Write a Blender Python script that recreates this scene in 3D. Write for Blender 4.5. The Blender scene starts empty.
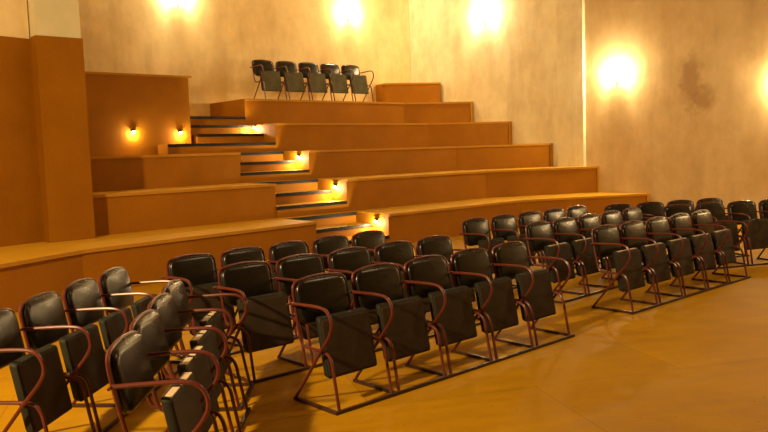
import bpy, bmesh, math, random
from mathutils import Vector, Matrix
random.seed(4)
S = bpy.context.scene
COL = S.collection
PI = math.pi

# ------------------------------------------------------------------ helpers
def mesh_obj(name, verts, faces, mat=None, parent=None, smooth=False, edges=()):
    me = bpy.data.meshes.new(name)
    me.from_pydata([tuple(v) for v in verts], list(edges), faces)
    me.update()
    if smooth:
        for p in me.polygons: p.use_smooth = True
    if mat: me.materials.append(mat)
    o = bpy.data.objects.new(name, me)
    COL.objects.link(o)
    if parent: o.parent = parent
    return o

class MB:
    """collects shapes, then links them as one mesh object"""
    def __init__(s): s.v = []; s.f = []
    def add(s, v, f):
        n = len(s.v); s.v += [tuple(p) for p in v]; s.f += [[i+n for i in q] for q in f]
    def box(s, x0, x1, y0, y1, z0, z1):
        s.prism([(x0,y0),(x1,y0),(x1,y1),(x0,y1)], z0, z1)
    def prism(s, poly, z0, z1):
        a = sum(poly[i][0]*poly[(i+1)%len(poly)][1]-poly[(i+1)%len(poly)][0]*poly[i][1] for i in range(len(poly)))
        if a < 0: poly = poly[::-1]
        n = len(poly)
        v = [(p[0],p[1],z0) for p in poly]+[(p[0],p[1],z1) for p in poly]
        f = [list(range(n))[::-1], list(range(n,2*n))]
        f += [[i,(i+1)%n,n+(i+1)%n,n+i] for i in range(n)]
        s.add(v, f)
    def tube(s, pts, r, seg=8, cap=True):
        pts = [Vector(p) for p in pts]
        n = len(pts); v = []; f = []
        d0 = (pts[1]-pts[0]).normalized()
        up = Vector((1,0,0)) if abs(d0.x) < .8 else Vector((0,0,1))
        nx = d0.cross(up).normalized()
        for i,p in enumerate(pts):
            if i == 0: d = (pts[1]-pts[0])
            elif i == n-1: d = pts[-1]-pts[-2]
            else: d = (pts[i+1]-p).normalized()+(p-pts[i-1]).normalized()
            d.normalize()
            nx = (nx-d*nx.dot(d)).normalized(); ny = d.cross(nx)
            rr = r[i] if isinstance(r,(list,tuple)) else r
            for k in range(seg):
                a = 2*PI*k/seg
                v.append(p+nx*math.cos(a)*rr+ny*math.sin(a)*rr)
        for i in range(n-1):
            for k in range(seg):
                a = i*seg+k; b = i*seg+(k+1)%seg
                f.append([a,b,b+seg,a+seg])
        if cap:
            f.append(list(range(seg))[::-1]); f.append([ (n-1)*seg+k for k in range(seg)])
        s.add(v, f)
    def lathe(s, prof, c=(0,0,0), seg=16, ax=None):
        v=[];f=[]
        for r,z in prof:
            for k in range(seg):
                a=2*PI*k/seg; p=Vector((r*math.cos(a),r*math.sin(a),z))
                if ax: p = ax@p
                v.append(p+Vector(c))
        for i in range(len(prof)-1):
            for k in range(seg):
                a=i*seg+k;b=i*seg+(k+1)%seg
                f.append([a,b,b+seg,a+seg])
        f.append(list(range(seg))[::-1]); f.append([(len(prof)-1)*seg+k for k in range(seg)])
        s.add(v,f)
    def build(s, name, mat=None, parent=None, smooth=False):
        o = mesh_obj(name, s.v, s.f, mat, parent, smooth)
        if smooth:
            o.data.set_sharp_from_angle(angle=math.radians(42))
        return o

def rnd(pts, it=2, k=.25):
    """round the corners of an open polyline"""
    pts = [Vector(p) for p in pts]
    for _ in range(it):
        q = [pts[0]]
        for i in range(len(pts)-1):
            a,b = pts[i],pts[i+1]
            if i > 0: q.append(a.lerp(b,k))
            if i < len(pts)-2: q.append(a.lerp(b,1-k))
        q.append(pts[-1]); pts = q
    return pts

def tag(o, label=None, cat=None, group=None, kind=None):
    if label: o['label'] = label
    if cat: o['category'] = cat
    if group: o['group'] = group
    if kind: o['kind'] = kind
    return o

def empty(name, loc=(0,0,0), rz=0):
    o = bpy.data.objects.new(name, None); COL.objects.link(o)
    o.location = loc; o.rotation_euler = (0,0,rz); o.empty_display_size = .1
    return o

# ------------------------------------------------------------------ materials
def new_mat(name, rough=.5, metal=0., spec=.5):
    m = bpy.data.materials.new(name); m.use_nodes = True
    nt = m.node_tree; b = nt.nodes['Principled BSDF']
    b.inputs['Roughness'].default_value = rough; b.inputs['Metallic'].default_value = metal
    b.inputs['Specular IOR Level'].default_value = spec
    return m, nt, b
def N(nt, t, **kw):
    n = nt.nodes.new(t)
    for k,v in kw.items():
        if k in n.inputs: n.inputs[k].default_value = v
        else: setattr(n,k,v)
    return n
def ramp(nt, src, stops):
    r = nt.nodes.new('ShaderNodeValToRGB')
    el = r.color_ramp.elements
    while len(el) < len(stops): el.new(.5)
    for e,(p,c) in zip(el, stops): e.position = p; e.color = (*c,1) if len(c)==3 else c
    nt.links.new(src, r.inputs['Fac']); return r
def mix(nt, fac, a, b, mode='MIX'):
    m = nt.nodes.new('ShaderNodeMix'); m.data_type='RGBA'; m.blend_type=mode
    for s,i in ((fac,0),(a,6),(b,7)):
        if isinstance(s,(int,float)): m.inputs[i].default_value = s
        elif isinstance(s,tuple): m.inputs[i].default_value = (*s,1)
        else: nt.links.new(s, m.inputs[i])
    return m.outputs[2]
def coords(nt, scale=(1,1,1)):
    g = nt.nodes.new('ShaderNodeNewGeometry'); mp = nt.nodes.new('ShaderNodeMapping')
    mp.inputs['Scale'].default_value = scale
    nt.links.new(g.outputs['Position'], mp.inputs['Vector']); return mp.outputs['Vector']
def noise(nt, vec, scale, detail=4, rough=.55):
    n = N(nt,'ShaderNodeTexNoise'); n.inputs['Scale'].default_value=scale
    n.inputs['Detail'].default_value=detail; n.inputs['Roughness'].default_value=rough
    nt.links.new(vec, n.inputs['Vector']); return n.outputs['Fac']
def bump(nt, b, h, strength, dist=.01):
    n = N(nt,'ShaderNodeBump'); n.inputs['Strength'].default_value=strength; n.inputs['Distance'].default_value=dist
    nt.links.new(h, n.inputs['Height']); nt.links.new(n.outputs['Normal'], b.inputs['Normal'])

def plain(name, col, rough=.5, metal=0., spec=.5, var=0., scale=20, bmp=0.):
    m,nt,b = new_mat(name, rough, metal, spec)
    if var:
        f = noise(nt, coords(nt), scale)
        r = ramp(nt, f, [(.3,tuple(c*(1-var) for c in col)),(.7,tuple(min(1,c*(1+var)) for c in col))])
        nt.links.new(r.outputs['Color'], b.inputs['Base Color'])
        if bmp: bump(nt,b,f,bmp)
    else: b.inputs['Base Color'].default_value = (*col,1)
    return m

def plaster(name, base, stain, stain_at=None):
    m,nt,b = new_mat(name, .85, 0, .25)
    v = coords(nt); vs = coords(nt,(1,1,.22))
    big = noise(nt, v, .55, 5, .6); mid = noise(nt, v, 2.3, 6, .65); strk = noise(nt, vs, 2.2, 5, .6); fine = noise(nt, v, 14, 4, .6)
    c1 = ramp(nt, big, [(.35,base),(.66,stain)]).outputs['Color']
    c2 = ramp(nt, mid, [(.38,tuple(x*.88 for x in base)),(.62,tuple(min(1,x*1.06) for x in base))]).outputs['Color']
    c = mix(nt, .5, c1, c2)
    pt = ramp(nt, noise(nt, coords(nt,(1,1,.6)), 1.1, 8, .7), [(.40,(1,1,1)),(.62,(.84,.77,.66))]).outputs['Color']
    c = mix(nt, .75, c, pt, 'MULTIPLY')
    s = ramp(nt, strk, [(.5,(1,1,1)),(.75,(.80,.77,.72))]).outputs['Color']
    c = mix(nt, .8, c, s, 'MULTIPLY')
    if stain_at:
        for (p,r,sz) in stain_at:
            g = nt.nodes.new('ShaderNodeNewGeometry'); mp = nt.nodes.new('ShaderNodeMapping')
            mp.inputs['Location'].default_value = tuple(-a for a in p); mp.vector_type='POINT'
            nt.links.new(g.outputs['Position'], mp.inputs['Vector'])
            mp2 = nt.nodes.new('ShaderNodeMapping'); mp2.inputs['Scale'].default_value=(1/r,1/r,1/sz)
            nt.links.new(mp.outputs['Vector'], mp2.inputs['Vector'])
            ln = nt.nodes.new('ShaderNodeVectorMath'); ln.operation='LENGTH'; nt.links.new(mp2.outputs['Vector'], ln.inputs[0])
            ad = nt.nodes.new('ShaderNodeMath'); ad.operation='MULTIPLY_ADD'; nt.links.new(mid, ad.inputs[0]); ad.inputs[1].default_value=1.7
            nt.links.new(ln.outputs['Value'], ad.inputs[2])
            rr = ramp(nt, ad.outputs[0], [(.0,(1,1,1)),(1,(0,0,0))]); rr.color_ramp.elements[0].position=.0
            mr = nt.nodes.new('ShaderNodeMapRange'); nt.links.new(ad.outputs[0], mr.inputs[0])
            mr.inputs[1].default_value=1.35; mr.inputs[2].default_value=2.0; mr.inputs[3].default_value=.6; mr.inputs[4].default_value=0
            c = mix(nt, mr.outputs[0], c, (.30,.17,.075))
    nt.links.new(c, b.inputs['Base Color'])
    bump(nt,b,mix(nt,.5,mid,fine),.25,.02)
    return m

def board(name, c0, c1, rough=.65, spec=.12):
    """fibreboard: flat brown with faint cloudy mottling"""
    m,nt,b = new_mat(name, rough, 0, spec)
    v = coords(nt); f = noise(nt, v, 1.6, 5, .6); g = noise(nt, v, 60, 2, .5)
    c = ramp(nt, f, [(.3,c0),(.72,c1)]).outputs['Color']
    c = mix(nt, .25, c, ramp(nt,g,[(.35,tuple(x*.7 for x in c0)),(.65,c1)]).outputs['Color'])
    nt.links.new(c, b.inputs['Base Color']); bump(nt,b,g,.08,.003)
    return m

def floor_mat():
    m,nt,b = new_mat('floor_boards', .6, 0, .10)
    v = coords(nt)
    rot = nt.nodes.new('ShaderNodeMapping'); rot.inputs['Rotation'].default_value=(0,0,-.27); nt.links.new(v, rot.inputs['Vector'])
    v = rot.outputs['Vector']
    br = N(nt,'ShaderNodeTexBrick'); nt.links.new(v, br.inputs['Vector'])
    br.inputs['Scale'].default_value=1; br.inputs['Brick Width'].default_value=2.44; br.inputs['Row Height'].default_value=1.22
    br.inputs['Mortar Size'].default_value=.004; br.inputs['Mortar Smooth'].default_value=.3
    br.inputs['Color1'].default_value=(.48,.265,.004,1); br.inputs['Color2'].default_value=(.55,.31,.006,1); br.inputs['Mortar'].default_value=(.38,.18,.01,1)
    st = nt.nodes.new('ShaderNodeMapping'); st.inputs['Scale'].default_value=(.7,3.0,1); nt.links.new(v, st.inputs['Vector'])
    g = noise(nt, st.outputs['Vector'], 2.2, 7, .65); big = noise(nt, v, .9, 5, .6); sp = noise(nt, v, 22, 3, .5)
    c = mix(nt, .75, br.outputs['Color'], ramp(nt,g,[(.3,(.74,.70,.60)),(.7,(1.0,1.0,1.0))]).outputs['Color'],'MULTIPLY')
    c = mix(nt, .7, c, ramp(nt,big,[(.32,(.74,.68,.60)),(.62,(1,1,1))]).outputs['Color'],'MULTIPLY')
    c = mix(nt, 1., c, ramp(nt,sp,[(.26,(.55,.48,.4)),(.32,(1,1,1))]).outputs['Color'],'MULTIPLY')
    nt.links.new(c, b.inputs['Base Color'])
    rr = ramp(nt,g,[(.3,(.5,.5,.5)),(.7,(.68,.68,.68))]); nt.links.new(rr.outputs['Color'], b.inputs['Roughness'])
    bump(nt,b,g,.08,.004)
    return m

def vinyl(name, col, rough=.28, spec=.5):
    m,nt,b = new_mat(name, rough, 0, spec)
    g = nt.nodes.new('ShaderNodeTexCoord'); v = g.outputs['Object']
    f = noise(nt, v, 7, 4, .6); h = noise(nt, v, 160, 2, .5)
    nt.links.new(ramp(nt,f,[(.3,tuple(c*.75 for c in col)),(.7,tuple(c*1.25 for c in col))]).outputs['Color'], b.inputs['Base Color'])
    rr = ramp(nt,f,[(.3,(rough-.01,)*3),(.7,(rough+.02,)*3)]); nt.links.new(rr.outputs['Color'], b.inputs['Roughness'])
    bump(nt,b,h,.04,.002)
    return m

def emit(name, col, strength):
    m = bpy.data.materials.new(name); m.use_nodes=True; nt=m.node_tree; b=nt.nodes['Principled BSDF']
    b.inputs['Base Color'].default_value=(*col,1); b.inputs['Emission Color'].default_value=(*col,1); b.inputs['Emission Strength'].default_value=strength
    return m

WARM = (1.0,.62,.27)
M = dict(
    wall = plaster('cream_plaster', (.86,.73,.42), (.78,.59,.30)),
    wall_pale = plaster('pale_plaster', (.85,.82,.62), (.82,.75,.52)),
    wall_tan = plaster('tan_plaster', (.66,.53,.30), (.61,.44,.22), [((6.66,16.40,3.0),.26,.62),((6.85,16.18,2.6),.22,.34)]),
    pillar_top = plain('cream_paint', (.60,.56,.36), .8, 0, .2, .05, 3),
    dark_wall = plain('dark_unseen_wall', (.055,.035,.02), .8),  # unseen walls coloured dark so the chair backs mirror less light
    floor = floor_mat(),
    ceiling = plain('ceiling_paint', (.35,.27,.18), .9),
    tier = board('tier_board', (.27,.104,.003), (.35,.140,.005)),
    top = board('lit_top_board', (.60,.34,.018), (.70,.41,.028), .6),  # yellower than the fronts: brighter light on tops and treads put into the colour
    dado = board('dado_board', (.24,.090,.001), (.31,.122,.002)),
    trim = board('edge_board', (.40,.19,.016), (.50,.25,.025)),
    nosing = plain('black_rubber', (.008,.006,.005), .6, 0, .2),
    tube = plain('oxblood_tube', (.105,.020,.014), .32, 0, .5, .18, 9),
    rail = plain('dark_brown_steel', (.045,.016,.010), .4, 0, .5, .2, 8),
    vinyl = vinyl('black_vinyl', (.008,.0065,.0035)),
    shell = plain('back_shell_plastic', (.014,.012,.010), .45),
    seat = vinyl('charcoal_vinyl', (.013,.015,.009), .62, .3),
    base = vinyl('seat_underside', (.038,.026,.013), .7, .3),
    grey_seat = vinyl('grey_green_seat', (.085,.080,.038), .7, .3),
    pale = plain('pale_edge', (.62,.50,.34), .6, 0,.3,.2,60),  # mottled pale tone for the strips on the folded seats
    brass = plain('brass', (.62,.40,.12), .28, 1., .5),
    candle = plain('candle_sleeve', (.80,.72,.55), .5),
    bulb = emit('lit_bulb', (1,.72,.36), 90),
    lens = emit('lit_lens', (1,.70,.30), 80),
    blackmetal = plain('black_metal', (.02,.017,.013), .35, .6),
)

# ------------------------------------------------------------------ stage frame: u along the straight middle, v towards the back wall
AZ = .72385
T = Vector((math.cos(AZ), math.sin(AZ))); NN = Vector((-math.sin(AZ), math.cos(AZ)))
def C(u,v): p = T*u+NN*v; return (p.x,p.y)
def UV(p): p = Vector(p[:2]); return (p.dot(T), p.dot(NN))
Z = [0,.590,1.214,1.798,2.412,3.021,3.650]
V1, D, REC = 10.279, 1.189, .46
UL, UR = 7.58, 9.19
def vk(k): return V1+(k-1)*D
KR = {1:(2.94,16.31),2:(2.36,17.39),3:(1.78,18.47),4:(1.20,19.54),5:(.62,20.62),6:(.04,21.70)}
END = {1:(6.01,17.14),2:(5.18,18.15),3:(4.28,19.14),4:(3.43,20.14),5:(2.54,21.13),6:(1.74,22.02)}
# wall lines
W1a, W1b = Vector(C(3.7,16.75)), Vector((.95,23.05))
WRa, WRb = Vector((.95,23.05)), Vector((6.01,17.14))
wr_dir = (WRb-WRa).normalized()
wr_far = WRa+wr_dir*17.0
VB = 16.72
W1n = (W1b-W1a).normalized(); W1n = Vector((W1n.y,-W1n.x))      # towards the room
def on_w1(u):                                                    # point of the back wall for a given u
    a=UV(W1a); b=UV(W1b); k=(u-a[0])/(b[0]-a[0]); return C(u, a[1]+(b[1]-a[1])*k)

def wall(name, a, b, z0, z1, mat, side=1, th=.25):
    a=Vector(a[:2]); b=Vector(b[:2]); d=(b-a).normalized(); n=Vector((-d.y,d.x))*th*side
    mb=MB(); mb.prism([tuple(a),tuple(b),tuple(b+n),tuple(a+n)], z0, z1)
    o=mb.build(name, mat); tag(o,kind='structure'); return o

HC = 7.4
floor = MB(); floor.prism([(-12,-6),(17.5,-6),(17.5,24.5),(-12,24.5)], -.2, 0)
tag(floor.build('floor', M['floor']), kind='structure')
cl = MB(); cl.prism([(-12,-6),(17.5,-6),(17.5,24.5),(-12,24.5)], HC, HC+.2)
tag(cl.build('ceiling', M['ceiling']), kind='structure')
wall('wall_back', W1a, W1b, 0, HC, M['wall'], 1)
WP = WRa+wr_dir*(Vector((4.93,18.40))-WRa).dot(wr_dir)
wall('wall_right', WRa, WP, 0, HC, M['wall_pale'], 1)
wall('wall_right_far', WP, wr_far, 0, HC, M['wall_tan'], 1)
wall('wall_front', (-11,-5.2), (16.8,-5.2), 0, HC, M['dark_wall'], -1)
wall('wall_side', (wr_far.x,wr_far.y), (16.8,-5.2), 0, HC, M['wall'], 1)
# left wall: brown boarding below, plaster above, running on behind the pillar
PL = Vector((-4.92,10.90)); dL = Vector((-.585,-.81)).normalized()
LA = PL; LB = PL+dL*5.2; LC = Vector((-11,2.5))
ZD = 3.47
nL = Vector((-dL.y,dL.x)) # orientation handled by side
def wall2(name, a, b, side, z0=0):
    th=.25
    a=Vector(a); b=Vector(b); d=(b-a).normalized(); n=Vector((-d.y,d.x))*th*side
    o=wall(name, a, b, z0, HC, M['wall'], side)
    mb=MB(); q=-Vector((-d.y,d.x))*side*.02
    mb.prism([tuple(a),tuple(b),tuple(b+q),tuple(a+q)], z0, ZD)
    return o, mb
wl, mbd = wall2('wall_left', LA, LB, -1)
o = mbd.build('wall_left_boarding', M['dado']); tag(o,kind='structure')
wall('wall_far_left', LB, LC, 0, HC, M['wall'], -1)
wall('wall_near_left', LC, (-11,-5.2), 0, HC, M['dark_wall'], -1)
wall('wall_recess', PL+Vector((-.15,0)), W1a, 0, HC, M['wall'], 1)

# the pillar: brown boarding to the dado line, cream above
pu0,pu1,pv0,pv1 = 3.55,4.16,11.17,11.55
mb=MB(); mb.prism([C(pu0,pv0),C(pu1,pv0),C(pu1,pv1+.3),C(pu0,pv1+.3)], 0, HC)
pil=mb.build('wall_pillar', M['pillar_top']); tag(pil,kind='structure')
mb=MB(); e=.018; mb.prism([C(pu0-e,pv0-e),C(pu1+e,pv0-e),C(pu1+e,pv1+.3),C(pu0-e,pv1+.3)], Z[1], ZD+.02)
o=mb.build('trim_1', M['dado']); tag(o,kind='structure')
# shallow pilaster on the right wall
p0=Vector((4.44,18.97)); p1=Vector((4.93,18.40)); q=Vector((-wr_dir.y,wr_dir.x))*-.10
p0 = WRa+wr_dir*(p0-WRa).dot(wr_dir); p1 = WRa+wr_dir*(p1-WRa).dot(wr_dir)
mb=MB(); mb.prism([tuple(p0),tuple(p1),tuple(p1+q),tuple(p0+q)], Z[1], HC)
tag(mb.build('trim_2', M['wall_pale']),kind='structure')
# plinth at the foot of the back wall behind the landing
a=Vector(C(7.2,16.66)); b=Vector(C(UR,16.66))
mb=MB(); mb.prism([C(6.0,16.60),C(UR-.01,16.60),on_w1(UR-.01),on_w1(6.0)], Z[4], Z[5])
tag(mb.build('baseboard_back', M['wall']),kind='structure')

# ------------------------------------------------------------------ tiers
def offset_strip(front, out=.035, z0=0, z1=1, mb=None, ends=(0,0)):
    """a strip lying along the outside of a polyline (room side)"""
    P=[Vector(p) for p in front]; n=len(P); L=[]
    for i,p in enumerate(P):
        ds=[]
        if i>0: ds.append((p-P[i-1]).normalized())
        if i<n-1: ds.append((P[i+1]-p).normalized())
        ns=[Vector((d.y,-d.x)) for d in ds]
        m=sum(ns,Vector((0,0))).normalized(); k=1/max(.3,m.dot(ns[0]))
        L.append(p+m*out*k)
    for i in range(n-1):
        mb.prism([tuple(P[i]),tuple(P[i+1]),tuple(L[i+1]),tuple(L[i])], z0, z1)

tier_names = ['lowest','second','third','fourth','fifth','topmost']
def tier(side, k, front, poly, label):
    e = empty('seating_tier', (front[0][0],front[0][1],Z[k-1] ))
    tag(e, label, 'platform')
    off = Vector((front[0][0],front[0][1],Z[k-1]))
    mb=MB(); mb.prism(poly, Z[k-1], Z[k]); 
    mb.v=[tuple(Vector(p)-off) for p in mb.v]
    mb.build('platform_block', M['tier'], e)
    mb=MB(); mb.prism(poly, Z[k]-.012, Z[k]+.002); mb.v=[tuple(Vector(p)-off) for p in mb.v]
    mb.build('lit_top_board', M['top'], e)
    mb=MB(); offset_strip(front, .03, Z[k]-.042, Z[k]+.004, mb)
    mb.v=[tuple(Vector(p)-off) for p in mb.v]
    mb.build('edge_trim', M['trim'], e)
    return e

for k in range(1,6):
    front = [C(UR,vk(k)), KR[k], END[k]]
    poly = front + [tuple(WRa), on_w1(UR)]
    lab = {1:'lowest brown stepped platform right of the stairs, nearest the chairs on the floor',
           2:'second brown platform step up, right of the stairs',
           3:'third brown platform step up, right of the stairs, in the middle of the stack',
           4:'fourth brown platform step up, right of the stairs',
           5:'fifth brown platform, the one carrying the row of chairs by the wall'}[k]
    e = tier('R', k, front, poly, lab)
    # dark end board at the wall end
    a=Vector(END[k]); d=(Vector(END[k])-Vector(KR[k])).normalized(); nrm=Vector((d.y,-d.x))
    off=Vector((front[0][0],front[0][1],Z[k-1]))
    mb=MB(); mb.prism([tuple(a-d*.07),tuple(a+d*.0),tuple(a+nrm*.03),tuple(a-d*.07+nrm*.03)], Z[k-1]+.001, Z[k]-.042)
    mb.v=[tuple(Vector(p)-off) for p in mb.v]; mb.build('end_board', M['trim'], e)
# topmost block against the wall corner
f6=[C(14.05,16.42), KR[6], END[6]]
f6=[(KR[6][0]+.02,KR[6][1]+.22), (KR[6][0]+.11,KR[6][1]+.0), END[6]]
tier('R',6,f6,[on_w1(UV(f6[0])[0])]+f6+[tuple(WRa)],'small topmost brown block in the corner right of the wall-side chairs')

# left side
L1=[(-6.9,4.9),(-5.15,7.35),(-4.40,8.50),(-4.17,9.05),C(3.5,9.84),C(4.64,9.99),C(5.8,10.10),C(UL,10.31)]
poly=L1+[C(UL,16.7),C(3.9,16.7),C(3.9,12.0),C(3.52,12.0),tuple(LA),tuple(LA+dL*5.15)]
tier('L',1,L1,poly,'lowest brown platform left of the stairs, curving past the pillar')
L2=[C(3.5,11.48),C(UL,11.50)]
tier('L',2,L2,L2+[C(UL,16.7),C(3.9,16.7),C(3.5,13.0)],'second brown platform step up, left of the stairs beside the pillar')
L3=[C(3.5,12.46),C(UL,12.66)]
tier('L',3,L3,L3+[C(UL,16.7),C(3.9,16.7),C(3.5,14.0)],'third brown platform left of the stairs, below the tall brown booth')
# tall boarded booth
e=empty('boarded_booth',(*C(3.9,14.3),Z[3])); tag(e,'tall brown boarded booth at upper left carrying two small downlights','booth')
off=Vector((*C(3.9,14.3),Z[3]))
mb=MB(); mb.prism([C(4.4,14.3),C(7.44,14.3),C(7.44,16.0),C(4.4,16.0)], Z[3], 3.35); mb.v=[tuple(Vector(p)-off) for p in mb.v]
mb.build('boarding', M['tier'], e)
mb=MB(); mb.prism([C(4.4,14.26),C(7.50,14.26),C(7.50,16.0),C(4.4,16.0)], 3.35, 3.385); mb.v=[tuple(Vector(p)-off) for p in mb.v]
mb.build('cap_board', M['trim'], e)

# stair flights
flabs={1:'lowest flight of brown steps with black nosings, rising off the chair floor',2:'second flight of brown steps, above the lowest one',
       3:'third flight of brown steps, halfway up between the platforms',4:'fourth flight of brown steps beside the booth, with a wide bottom tread',5:'single top step leading to the landing behind the booth'}
for k in range(1,6):
    off=Vector((*C(UL,vk(k)),Z[k-1])); e=empty('stair_flight', off); tag(e,flabs[k],'stairs')
    h=(Z[k]-Z[k-1])/3
    for j in (1,2,3):
        if k==5 and j>1: break
        v0=vk(k)+(j-1)*REC
        u0=UL+.004
        if k==4: u0={1:6.70,2:7.57,3:7.46}[j]
        if k==5: u0=7.46
        v1=vk(k)+j*REC if j<3 else 16.6
        if k==4 and j==1: v1=14.3
        if k==5: v1=16.6
        z1=Z[k-1]+h*j
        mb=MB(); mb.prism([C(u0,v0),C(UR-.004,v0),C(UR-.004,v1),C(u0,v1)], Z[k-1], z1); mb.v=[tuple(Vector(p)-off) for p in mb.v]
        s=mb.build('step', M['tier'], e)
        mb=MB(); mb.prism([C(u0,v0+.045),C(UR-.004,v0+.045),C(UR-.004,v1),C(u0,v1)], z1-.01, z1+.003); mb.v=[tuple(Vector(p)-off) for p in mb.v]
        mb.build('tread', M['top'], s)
        mb=MB(); mb.prism([C(u0,v0-.018),C(UR-.006,v0-.018),C(UR-.006,v0+.045),C(u0,v0+.045)], z1-.052, z1+.005); mb.v=[tuple(Vector(p)-off) for p in mb.v]
        mb.build('nosing', M['nosing'], s)

# ------------------------------------------------------------------ lights helpers
def point(loc, power, col=WARM, r=.05, name='glow'):
    l=bpy.data.lights.new(name,'POINT'); l.energy=power; l.color=col; l.shadow_soft_size=r
    o=bpy.data.objects.new(name,l); o.location=loc; COL.objects.link(o); return o
def area(loc, target, size, power, col=WARM, sy=None, spread=None):
    l=bpy.data.lights.new('unseen_light','AREA'); l.energy=power; l.color=col; l.size=size
    if sy: l.shape='RECTANGLE'; l.size_y=sy
    if spread: l.spread=spread
    o=bpy.data.objects.new('unseen_light',l); o.location=loc
    o.rotation_euler=(Vector(target)-Vector(loc)).to_track_quat('-Z','Y').to_euler(); COL.objects.link(o); return o
def spot(loc, target, power, angle, col=WARM, r=.1, blend=.6):
    l=bpy.data.lights.new('spot_light','SPOT'); l.energy=power; l.color=col; l.spot_size=angle; l.spot_blend=blend; l.shadow_soft_size=r
    o=bpy.data.objects.new('spot_light',l); o.location=loc
    o.rotation_euler=(Vector(target)-Vector(loc)).to_track_quat('-Z','Y').to_euler(); COL.objects.link(o); return o

# step lights: dark half-dome caps
def step_light(pos, nrm, label, power=3.2):
    nrm=Vector((nrm[0],nrm[1],0)).normalized(); ang=math.atan2(nrm.y,nrm.x)
    e=empty('step_light', pos, ang); tag(e,label,'wall light','small downlights on the stair walls')
    mb=MB(); mb.box(0,.012,-.035,.035,-.045,.045); mb.build('back_plate', M['blackmetal'], e)
    v=[];f=[]; R=.052; nu,nv=5,9
    for i in range(nu+1):
        th=PI/2*i/nu
        for j in range(nv+1):
            ph=-PI/2+PI*j/nv
            v.append((.01+R*math.sin(th)*math.cos(ph),R*math.sin(th)*math.sin(ph),.01+R*.6*math.cos(th)))
    w=nv+1
    for i in range(nu):
        for j in range(nv): f.append([i*w+j,(i+1)*w+j,(i+1)*w+j+1,i*w+j+1])
    mesh_obj('cap', v, f, M['blackmetal'], e, True)
    mb=MB(); mb.lathe([(.0,-.026),(.020,-.020),(.030,-.004),(.024,.008),(0.001,.014)],(.036,0,-.012),12); mb.build('lamp', M['lens'], e, True)
    point(Vector(pos)+nrm*.07+Vector((0,0,-.055)), power, (1,.76,.42), .025, 'step_glow')
nu_left=(-T.x,-T.y)
for (v_,z_,lab) in ((10.60,.46,'small step light on the lowest stair wall, just above the floor chairs'),
                (11.80,1.09,'small step light on the stair wall of the second flight'),
                (13.0,1.69,'small step light on the stair wall of the third flight'),
                (14.62,2.37,'small step light near the head of the stairs, on the fourth flight')):
    step_light((*C(UR-.002,v_),z_), nu_left, lab, 36)
step_light((*C(6.21,14.298),2.28), (-NN.x,-NN.y), 'small downlight in the middle of the tall brown booth', 16)
step_light((*C(7.20,14.298),2.26), (-NN.x,-NN.y), 'small downlight at the stair end of the tall brown booth', 16)

# wall sconces
def sconce(pos, nrm, label, power):
    nrm=Vector((nrm[0],nrm[1],0)).normalized(); ang=math.atan2(nrm.y,nrm.x)
    e=empty('wall_sconce', pos, ang); tag(e,label,'wall lamp','brass candle sconces')
    R=Matrix.Rotation(PI/2,3,'Y')
    mb=MB(); mb.lathe([(.045,0),(.05,.006),(.035,.018),(.012,.03)],(0,0,0),14,R)
    mb.lathe([(.004,-.14),(.016,-.12),(.008,-.10),(.018,-.06),(.014,-.03),(.02,0),(.012,.04),(.005,.08),(.012,.10),(.003,.13)],(.03,0,0),12)
    mb.build('wall_plate', M['brass'], e, True)
    for s in (-1,1):
        pts=rnd([(.03,0,0),(.06,s*.05,-.045),(.09,s*.10,-.05),(.10,s*.125,0),(.10,s*.12,.035)],2)
        mb=MB(); mb.tube(pts,.006,7); mb.tube(rnd([(.04,s*.01,.02),(.06,s*.04,.05),(.07,s*.07,.03),(.06,s*.06,.0)],2),.004,6)
        mb.lathe([(.008,0),(.03,.010),(.032,.016),(.012,.018)],(.10,s*.12,.03),12)
        a=mb.build('arm', M['brass'], e, True)
        mb=MB(); mb.lathe([(.012,0),(.012,.075),(.009,.08)],(.10,s*.12,.046),10); mb.build('candle', M['candle'], a, True)
        mb=MB(); mb.lathe([(.006,0),(.016,.018),(.017,.03),(.010,.05),(.002,.07)],(.10,s*.12,.126),10); mb.build('bulb', M['bulb'], a, True)
    side=Vector((-nrm.y,nrm.x,0))
    for s in (-1,1):
        point(Vector(pos)+nrm*.13+side*s*.12+Vector((0,0,.17)), power/2, (1,.73,.38), .03, 'sconce_glow')
wn=Vector((wr_dir.y,-wr_dir.x))
if wn.dot(Vector((0,0))-WRa)<0: wn=-wn
def on_wr(p): p=Vector(p); return WRa+wr_dir*(p-WRa).dot(wr_dir)
for p,z,lab,pw in (((5.49,17.74),3.15,'brass wall sconce on the right wall, right of the pilaster, brightly lit',270),
                ((2.86,20.76),5.12,'brass wall sconce high on the wall above the upper right platforms',260),
                ((7.95,14.87),2.62,'brass wall sconce at the far right edge of the wall',190)):
    q=on_wr(p); sconce((q.x,q.y,z), wn, lab, pw)
for p,z,lab,pw in (((-.90,21.60),5.42,'brass wall sconce on the back wall above the raised row of chairs',230),
                ((-4.66,18.15),5.36,'brass wall sconce on the back wall above the booth',200)):
    u=UV(p)[0]; q=Vector(on_w1(u)); sconce((q.x,q.y,z), W1n, lab, pw)

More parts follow.
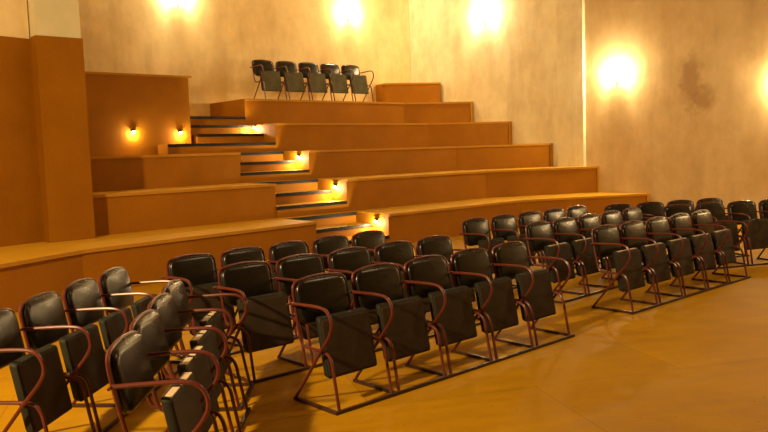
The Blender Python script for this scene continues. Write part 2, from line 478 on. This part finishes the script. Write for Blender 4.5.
# ------------------------------------------------------------------ the tandem chair
PIT=.55
R_T=.0115
def lean(z):
    pts=[(.39,.40),(.53,.437),(.68,.468),(.80,.490),(.90,.505)]
    if z<=pts[0][0]: return pts[0][1]
    for (a,b),(c,d) in zip(pts,pts[1:]):
        if z<=c: return b+(d-b)*(z-a)/(c-a)
    return pts[-1][1]
def cushion(name, mat, parent, w, h, rad, rings, mapf, n=6, centre=None):
    """rounded-rectangle cushion; rings = (inset, depth); mapf(x, z, depth) -> point"""
    def outline(ins):
        r=max(rad-ins,.006); hw=w/2-ins; hh=h/2-ins; out=[]
        for cx,cz,a0 in ((hw-r,hh-r,0),(-hw+r,hh-r,PI/2),(-hw+r,-hh+r,PI),(hw-r,-hh+r,1.5*PI)):
            for i in range(n+1):
                a=a0+PI/2*i/n; out.append((cx+r*math.cos(a),cz+r*math.sin(a)))
            # extra points on straight side
            nx=[(cx,cz,a0)]
        # subdivide sides
        res=[]
        for i,p in enumerate(out):
            q=out[(i+1)%len(out)]; res.append(p)
            L=math.hypot(q[0]-p[0],q[1]-p[1])
            if (i+1)%(n+1)==0:
                for s in (1,2,3,4): res.append((p[0]+(q[0]-p[0])*s/5,p[1]+(q[1]-p[1])*s/5))
        return res
    v=[];f=[];cnt=None
    for ins,dep in rings:
        o=outline(ins); cnt=len(o); v+=[mapf(x,z,dep) for x,z in o]
    base=outline(rings[-1][0]); last=rings[-1][1]; b0=rings[-1]
    nr=len(rings)
    scales=[.92,.82,.7,.58,.46,.34,.22,.1]
    for s in scales:
        v+=[mapf(x*s,z*s,last+(centre or 0)*(1-s*s)) for x,z in base]; nr+=1
    for i in range(nr-1):
        for k in range(cnt):
            a=i*cnt+k;b=i*cnt+(k+1)%cnt; f.append([a,b,b+cnt,a+cnt])
    c=len(v); v.append(mapf(0,0,last+(centre or 0)))
    for k in range(cnt): f.append([(nr-1)*cnt+k,(nr-1)*cnt+(k+1)%cnt,c])
    # back face
    c2=len(v); v.append(mapf(0,0,rings[0][1]))
    for k in range(cnt): f.append([(k+1)%cnt,k,c2])
    o=mesh_obj(name,v,f,mat,parent,True)
    bm=bmesh.new(); bm.from_mesh(o.data); bmesh.ops.recalc_face_normals(bm,faces=bm.faces); bm.to_mesh(o.data); bm.free()
    return o

def arm_tube(parent, x, name='armrest'):
    att=(x,.458,.690)
    path=rnd([(x,.46,.690),(x,.16,.706),(x,.055,.690),(x,.015,.600),(x,.045,.520),(x,.150,.400)],3)
    mb=MB(); mb.tube(path,R_T,8); a=mb.build(name, M['tube'], parent, True)
    mb=MB(); mb.tube([(x,.150,.400),(x,.285,.230),(x,.463,.014)],R_T,8); mb.build('leg', M['tube'], parent, True)
    return a
def make_chair():
    e=empty('folding_chair')
    xl,xr,xc=.032,.512,.272
    zt=.835
    # hoop: from the seat bend, up, over the top, and down
    hoop=[(xl,.27,.393),(xl,.385,.393),(xl,.412,.43),(xl,.437,.53),(xl,.468,.68),(xl,.483,.76),(xl+.006,.488,.812),(xl+.06,.492,.840),
          (xc,.500,.856),(xr-.06,.492,.840),(xr-.006,.488,.812),(xr,.483,.76),(xr,.468,.68),(xr,.437,.53),(xr,.412,.43),(xr,.385,.393),(xr,.27,.393)]
    mb=MB(); mb.tube(rnd(hoop,2),R_T,8); mb.build('back_frame', M['tube'], e, True)
    for x in (xl,xr):
        mb=MB(); mb.tube(rnd([(x,.27,.393),(x,.12,.391),(x,.072,.345),(x,.052,.22),(x,.012,.016)],2),R_T,8); mb.build('leg', M['tube'], e, True)
    arm_tube(e, 0)
    # cross pins that tie the armrest frame to the hoop and carry the seat
    mb=MB(); mb.tube([(-.04,.462,.690),(xl,.462,.690)],.008,6); mb.build('arm_bracket', M['tube'], e, True)
    mb=MB(); mb.tube([(0,.150,.400),(.075,.185,.395)],.008,6); mb.tube([(xr,.20,.393),(.475,.20,.393)],.008,6); mb.build('seat_pivot', M['rail'], e, True)
    # floor rails
    mb=MB(); mb.box(-.011,.011,-.011,.472,.002,.024); mb.build('side_rail', M['rail'], e)
    mb=MB(); mb.box(.011,PIT-.011,-.011,.011,.002,.024); mb.build('front_rail', M['rail'], e)
    # back cushion
    bw,bh=.456,.314; zc=.681
    def mapb(x,z,d):
        zz=zc+z; crown=.012*(1-(x/(bw/2))**2) if z>0 else 0
        zz+=crown*(z/(bh/2) if z>0 else 0)
        y=lean(zz)-.006+.010*(1-(x/(bw/2))**2)
        if d>.02: y-=.030*max(0,math.cos(PI/2*min(1,abs(x)/(bw/2))))**.8*max(0,math.cos(PI/2*min(1,abs(z)/(bh/2))))**.5
        return (xc+x, y-d, zz)
    cushion('back_shell', M['shell'], e, bw, bh, .080, [(.012,-.022),(0,-.012),(0,.006)], mapb)
    cushion('backrest', M['vinyl'], e, bw-.004, bh-.004, .078, [(.004,.004),(0,.010),(.002,.018),(.009,.026),(.028,.030)], mapb, centre=0)
    # folded seat
    sw,sh=.448,.405
    def maps(x,z,d):
        zz=.408+z; y=.198+z*.19
        return (xc+x, y-d*.98, zz-d*.19)
    # turned up, the cushion faces the backrest and the underside the room
    o=cushion('seat', M['seat'], e, sw, sh, .022, [(.006,-.024),(0,-.018),(0,.022),(.003,.026)], maps, centre=0)
    cushion('seat_underside', M['base'], e, sw-.02, sh-.02, .025, [(.0,.024),(0,.029),(.003,.031)], maps)
    return e
def end_frame(parent):
    x=PIT
    arm_tube(parent, x, 'armrest')
    mb=MB(); mb.tube([(.508,.462,.690),(x,.462,.690)],.008,6); mb.build('arm_bracket', M['tube'], parent, True)
    mb=MB(); mb.box(x-.011,x+.011,-.011,.472,.002,.024); mb.build('side_rail', M['rail'], parent)
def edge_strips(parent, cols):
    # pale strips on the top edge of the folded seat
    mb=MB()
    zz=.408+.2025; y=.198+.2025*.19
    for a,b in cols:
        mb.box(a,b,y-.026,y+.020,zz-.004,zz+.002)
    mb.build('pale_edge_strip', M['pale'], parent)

proto_parts=None
def copy_tree(o,parent=None):
    c=o.copy(); COL.objects.link(c)
    if parent: c.parent=parent
    for ch in [k for k in o.children]: copy_tree(ch,c)
    return c

proto=make_chair(); proto_used=[False]
ORD=['first','second','third','fourth','fifth']
def row(o, az, ks, last, group, labels, z=0, strips=None, scale=1, turn=0):
    t=Vector((math.cos(az),math.sin(az)))
    for k,lab in zip(ks,labels):
        p=Vector(o)+t*PIT*k*scale
        if proto_used[0]: c=copy_tree(proto)
        else: c=proto; proto_used[0]=True
        c.location=(p.x,p.y,z); c.rotation_euler=(0,0,az+turn); c.scale=(scale,)*3
        tag(c, lab, 'chair', group)
        made.append((c, k==last, strips))
made=[]
def labs(fmt, words): return [fmt.format(w) for w in words]
W5=['leftmost','second from left','middle','second from right','rightmost']
row((-.354,4.891),.742,range(5),4,'front row of black folding chairs in the middle block',
    labs('black folding chair, {} of the front row in the middle block',W5))
row((-1.043,5.636),.719,range(5),4,'second row of the middle block',
    labs('black folding chair, {} of the second row in the middle block',W5))
row((-1.612,6.267),.772,range(5),4,'third row of the middle block',
    labs('black folding chair, {} of the rear row nearest the stairs',W5))
row((2.49,7.591),.722,range(5),4,'front row of the right block',
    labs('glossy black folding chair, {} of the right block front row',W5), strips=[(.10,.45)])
row((1.923,8.227),.763,range(5),4,'second row of the right block',
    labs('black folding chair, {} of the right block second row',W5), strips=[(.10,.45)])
row((1.256,8.921),.724,range(5),4,'rear row of the right block',
    labs('black folding chair, {} of the right block rear row',W5))
row((3.439,9.828),.298,range(1,5),5,'angled front row at the far right',
    labs('black folding chair, {} of the angled front row at far right',['leftmost','second from left','third from left','rightmost']))
row((3.323,10.467),.335,range(0,4),3,'angled rear row by the right wall',
    labs('black folding chair, {} of the hindmost row by the wall',['leftmost','second from left','second from right','rightmost']))
row((-1.922,3.548),1.486,range(1,5),4,'left row facing across the aisle',
    labs('black folding chair, {} of the row along the left platform',['the cut-off one','second nearest','second farthest','farthest']))
row((-.812,3.41),1.70,range(0,4),3,'near left row seen from the side',
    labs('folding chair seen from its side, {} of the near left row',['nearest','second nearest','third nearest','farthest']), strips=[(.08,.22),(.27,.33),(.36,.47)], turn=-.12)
row((-2.736,18.194),.685,range(5),4,'row of chairs on the raised platform',
    labs('small distant folding chair on the high platform, {} of five',W5), z=Z[5], scale=1.22)
for c,islast,strips in made:
    if islast: end_frame(c)
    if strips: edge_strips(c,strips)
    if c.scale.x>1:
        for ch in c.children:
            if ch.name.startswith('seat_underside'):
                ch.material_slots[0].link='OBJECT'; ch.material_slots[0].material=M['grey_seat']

# ------------------------------------------------------------------ camera
cam=bpy.data.cameras.new('camera'); co=bpy.data.objects.new('camera',cam); COL.objects.link(co)
pit,rol,H,f=.0843017,-.0324561,1.7237771,759.12437
Fv=Vector((0,math.cos(pit),-math.sin(pit))); U0=Vector((0,math.sin(pit),math.cos(pit))); R0=Vector((1,0,0))
Rv=R0*math.cos(rol)+U0*math.sin(rol); Uv=U0*math.cos(rol)-R0*math.sin(rol)
mt=Matrix((Rv,Uv,-Fv)).transposed().to_4x4(); mt.translation=Vector((0,0,H)); co.matrix_world=mt
cam.sensor_fit='HORIZONTAL'; cam.sensor_width=36; cam.lens=36*f/768; cam.clip_end=200
S.camera=co

# ------------------------------------------------------------------ light
w=bpy.data.worlds.new('world'); S.world=w; w.use_nodes=True
w.node_tree.nodes['Background'].inputs[0].default_value=(1,.6,.3,1); w.node_tree.nodes['Background'].inputs[1].default_value=.0
area((6.0,6.5,7.2),(5.0,8.5,0),1.0,130,(1,.68,.34))  # unseen overhead flood, added to brighten the floor at right
area((1.5,10.5,7.2),(1.0,15,1.0),1.2,50,(1,.68,.34))  # unseen overhead fill, added for the platforms
area((-5.0,.6,4.6),(-2.0,10.0,.8),.30,980,(1,.66,.30))  # unseen key light at front left, as the pillar's shadow implies
for i in (1,2,3):                                  # the same sconces go on along the right wall, outside the picture
    q=on_wr((7.95,14.87))+wr_dir*4.0*i+wn.xy*.15
    point((q.x,q.y,2.9), 260, (1,.72,.36), .05, 'sconce_glow')

S.view_settings.view_transform='Standard'; S.view_settings.look='None'; S.view_settings.gamma=1; S.view_settings.use_curve_mapping=False
S.view_settings.exposure=0.0
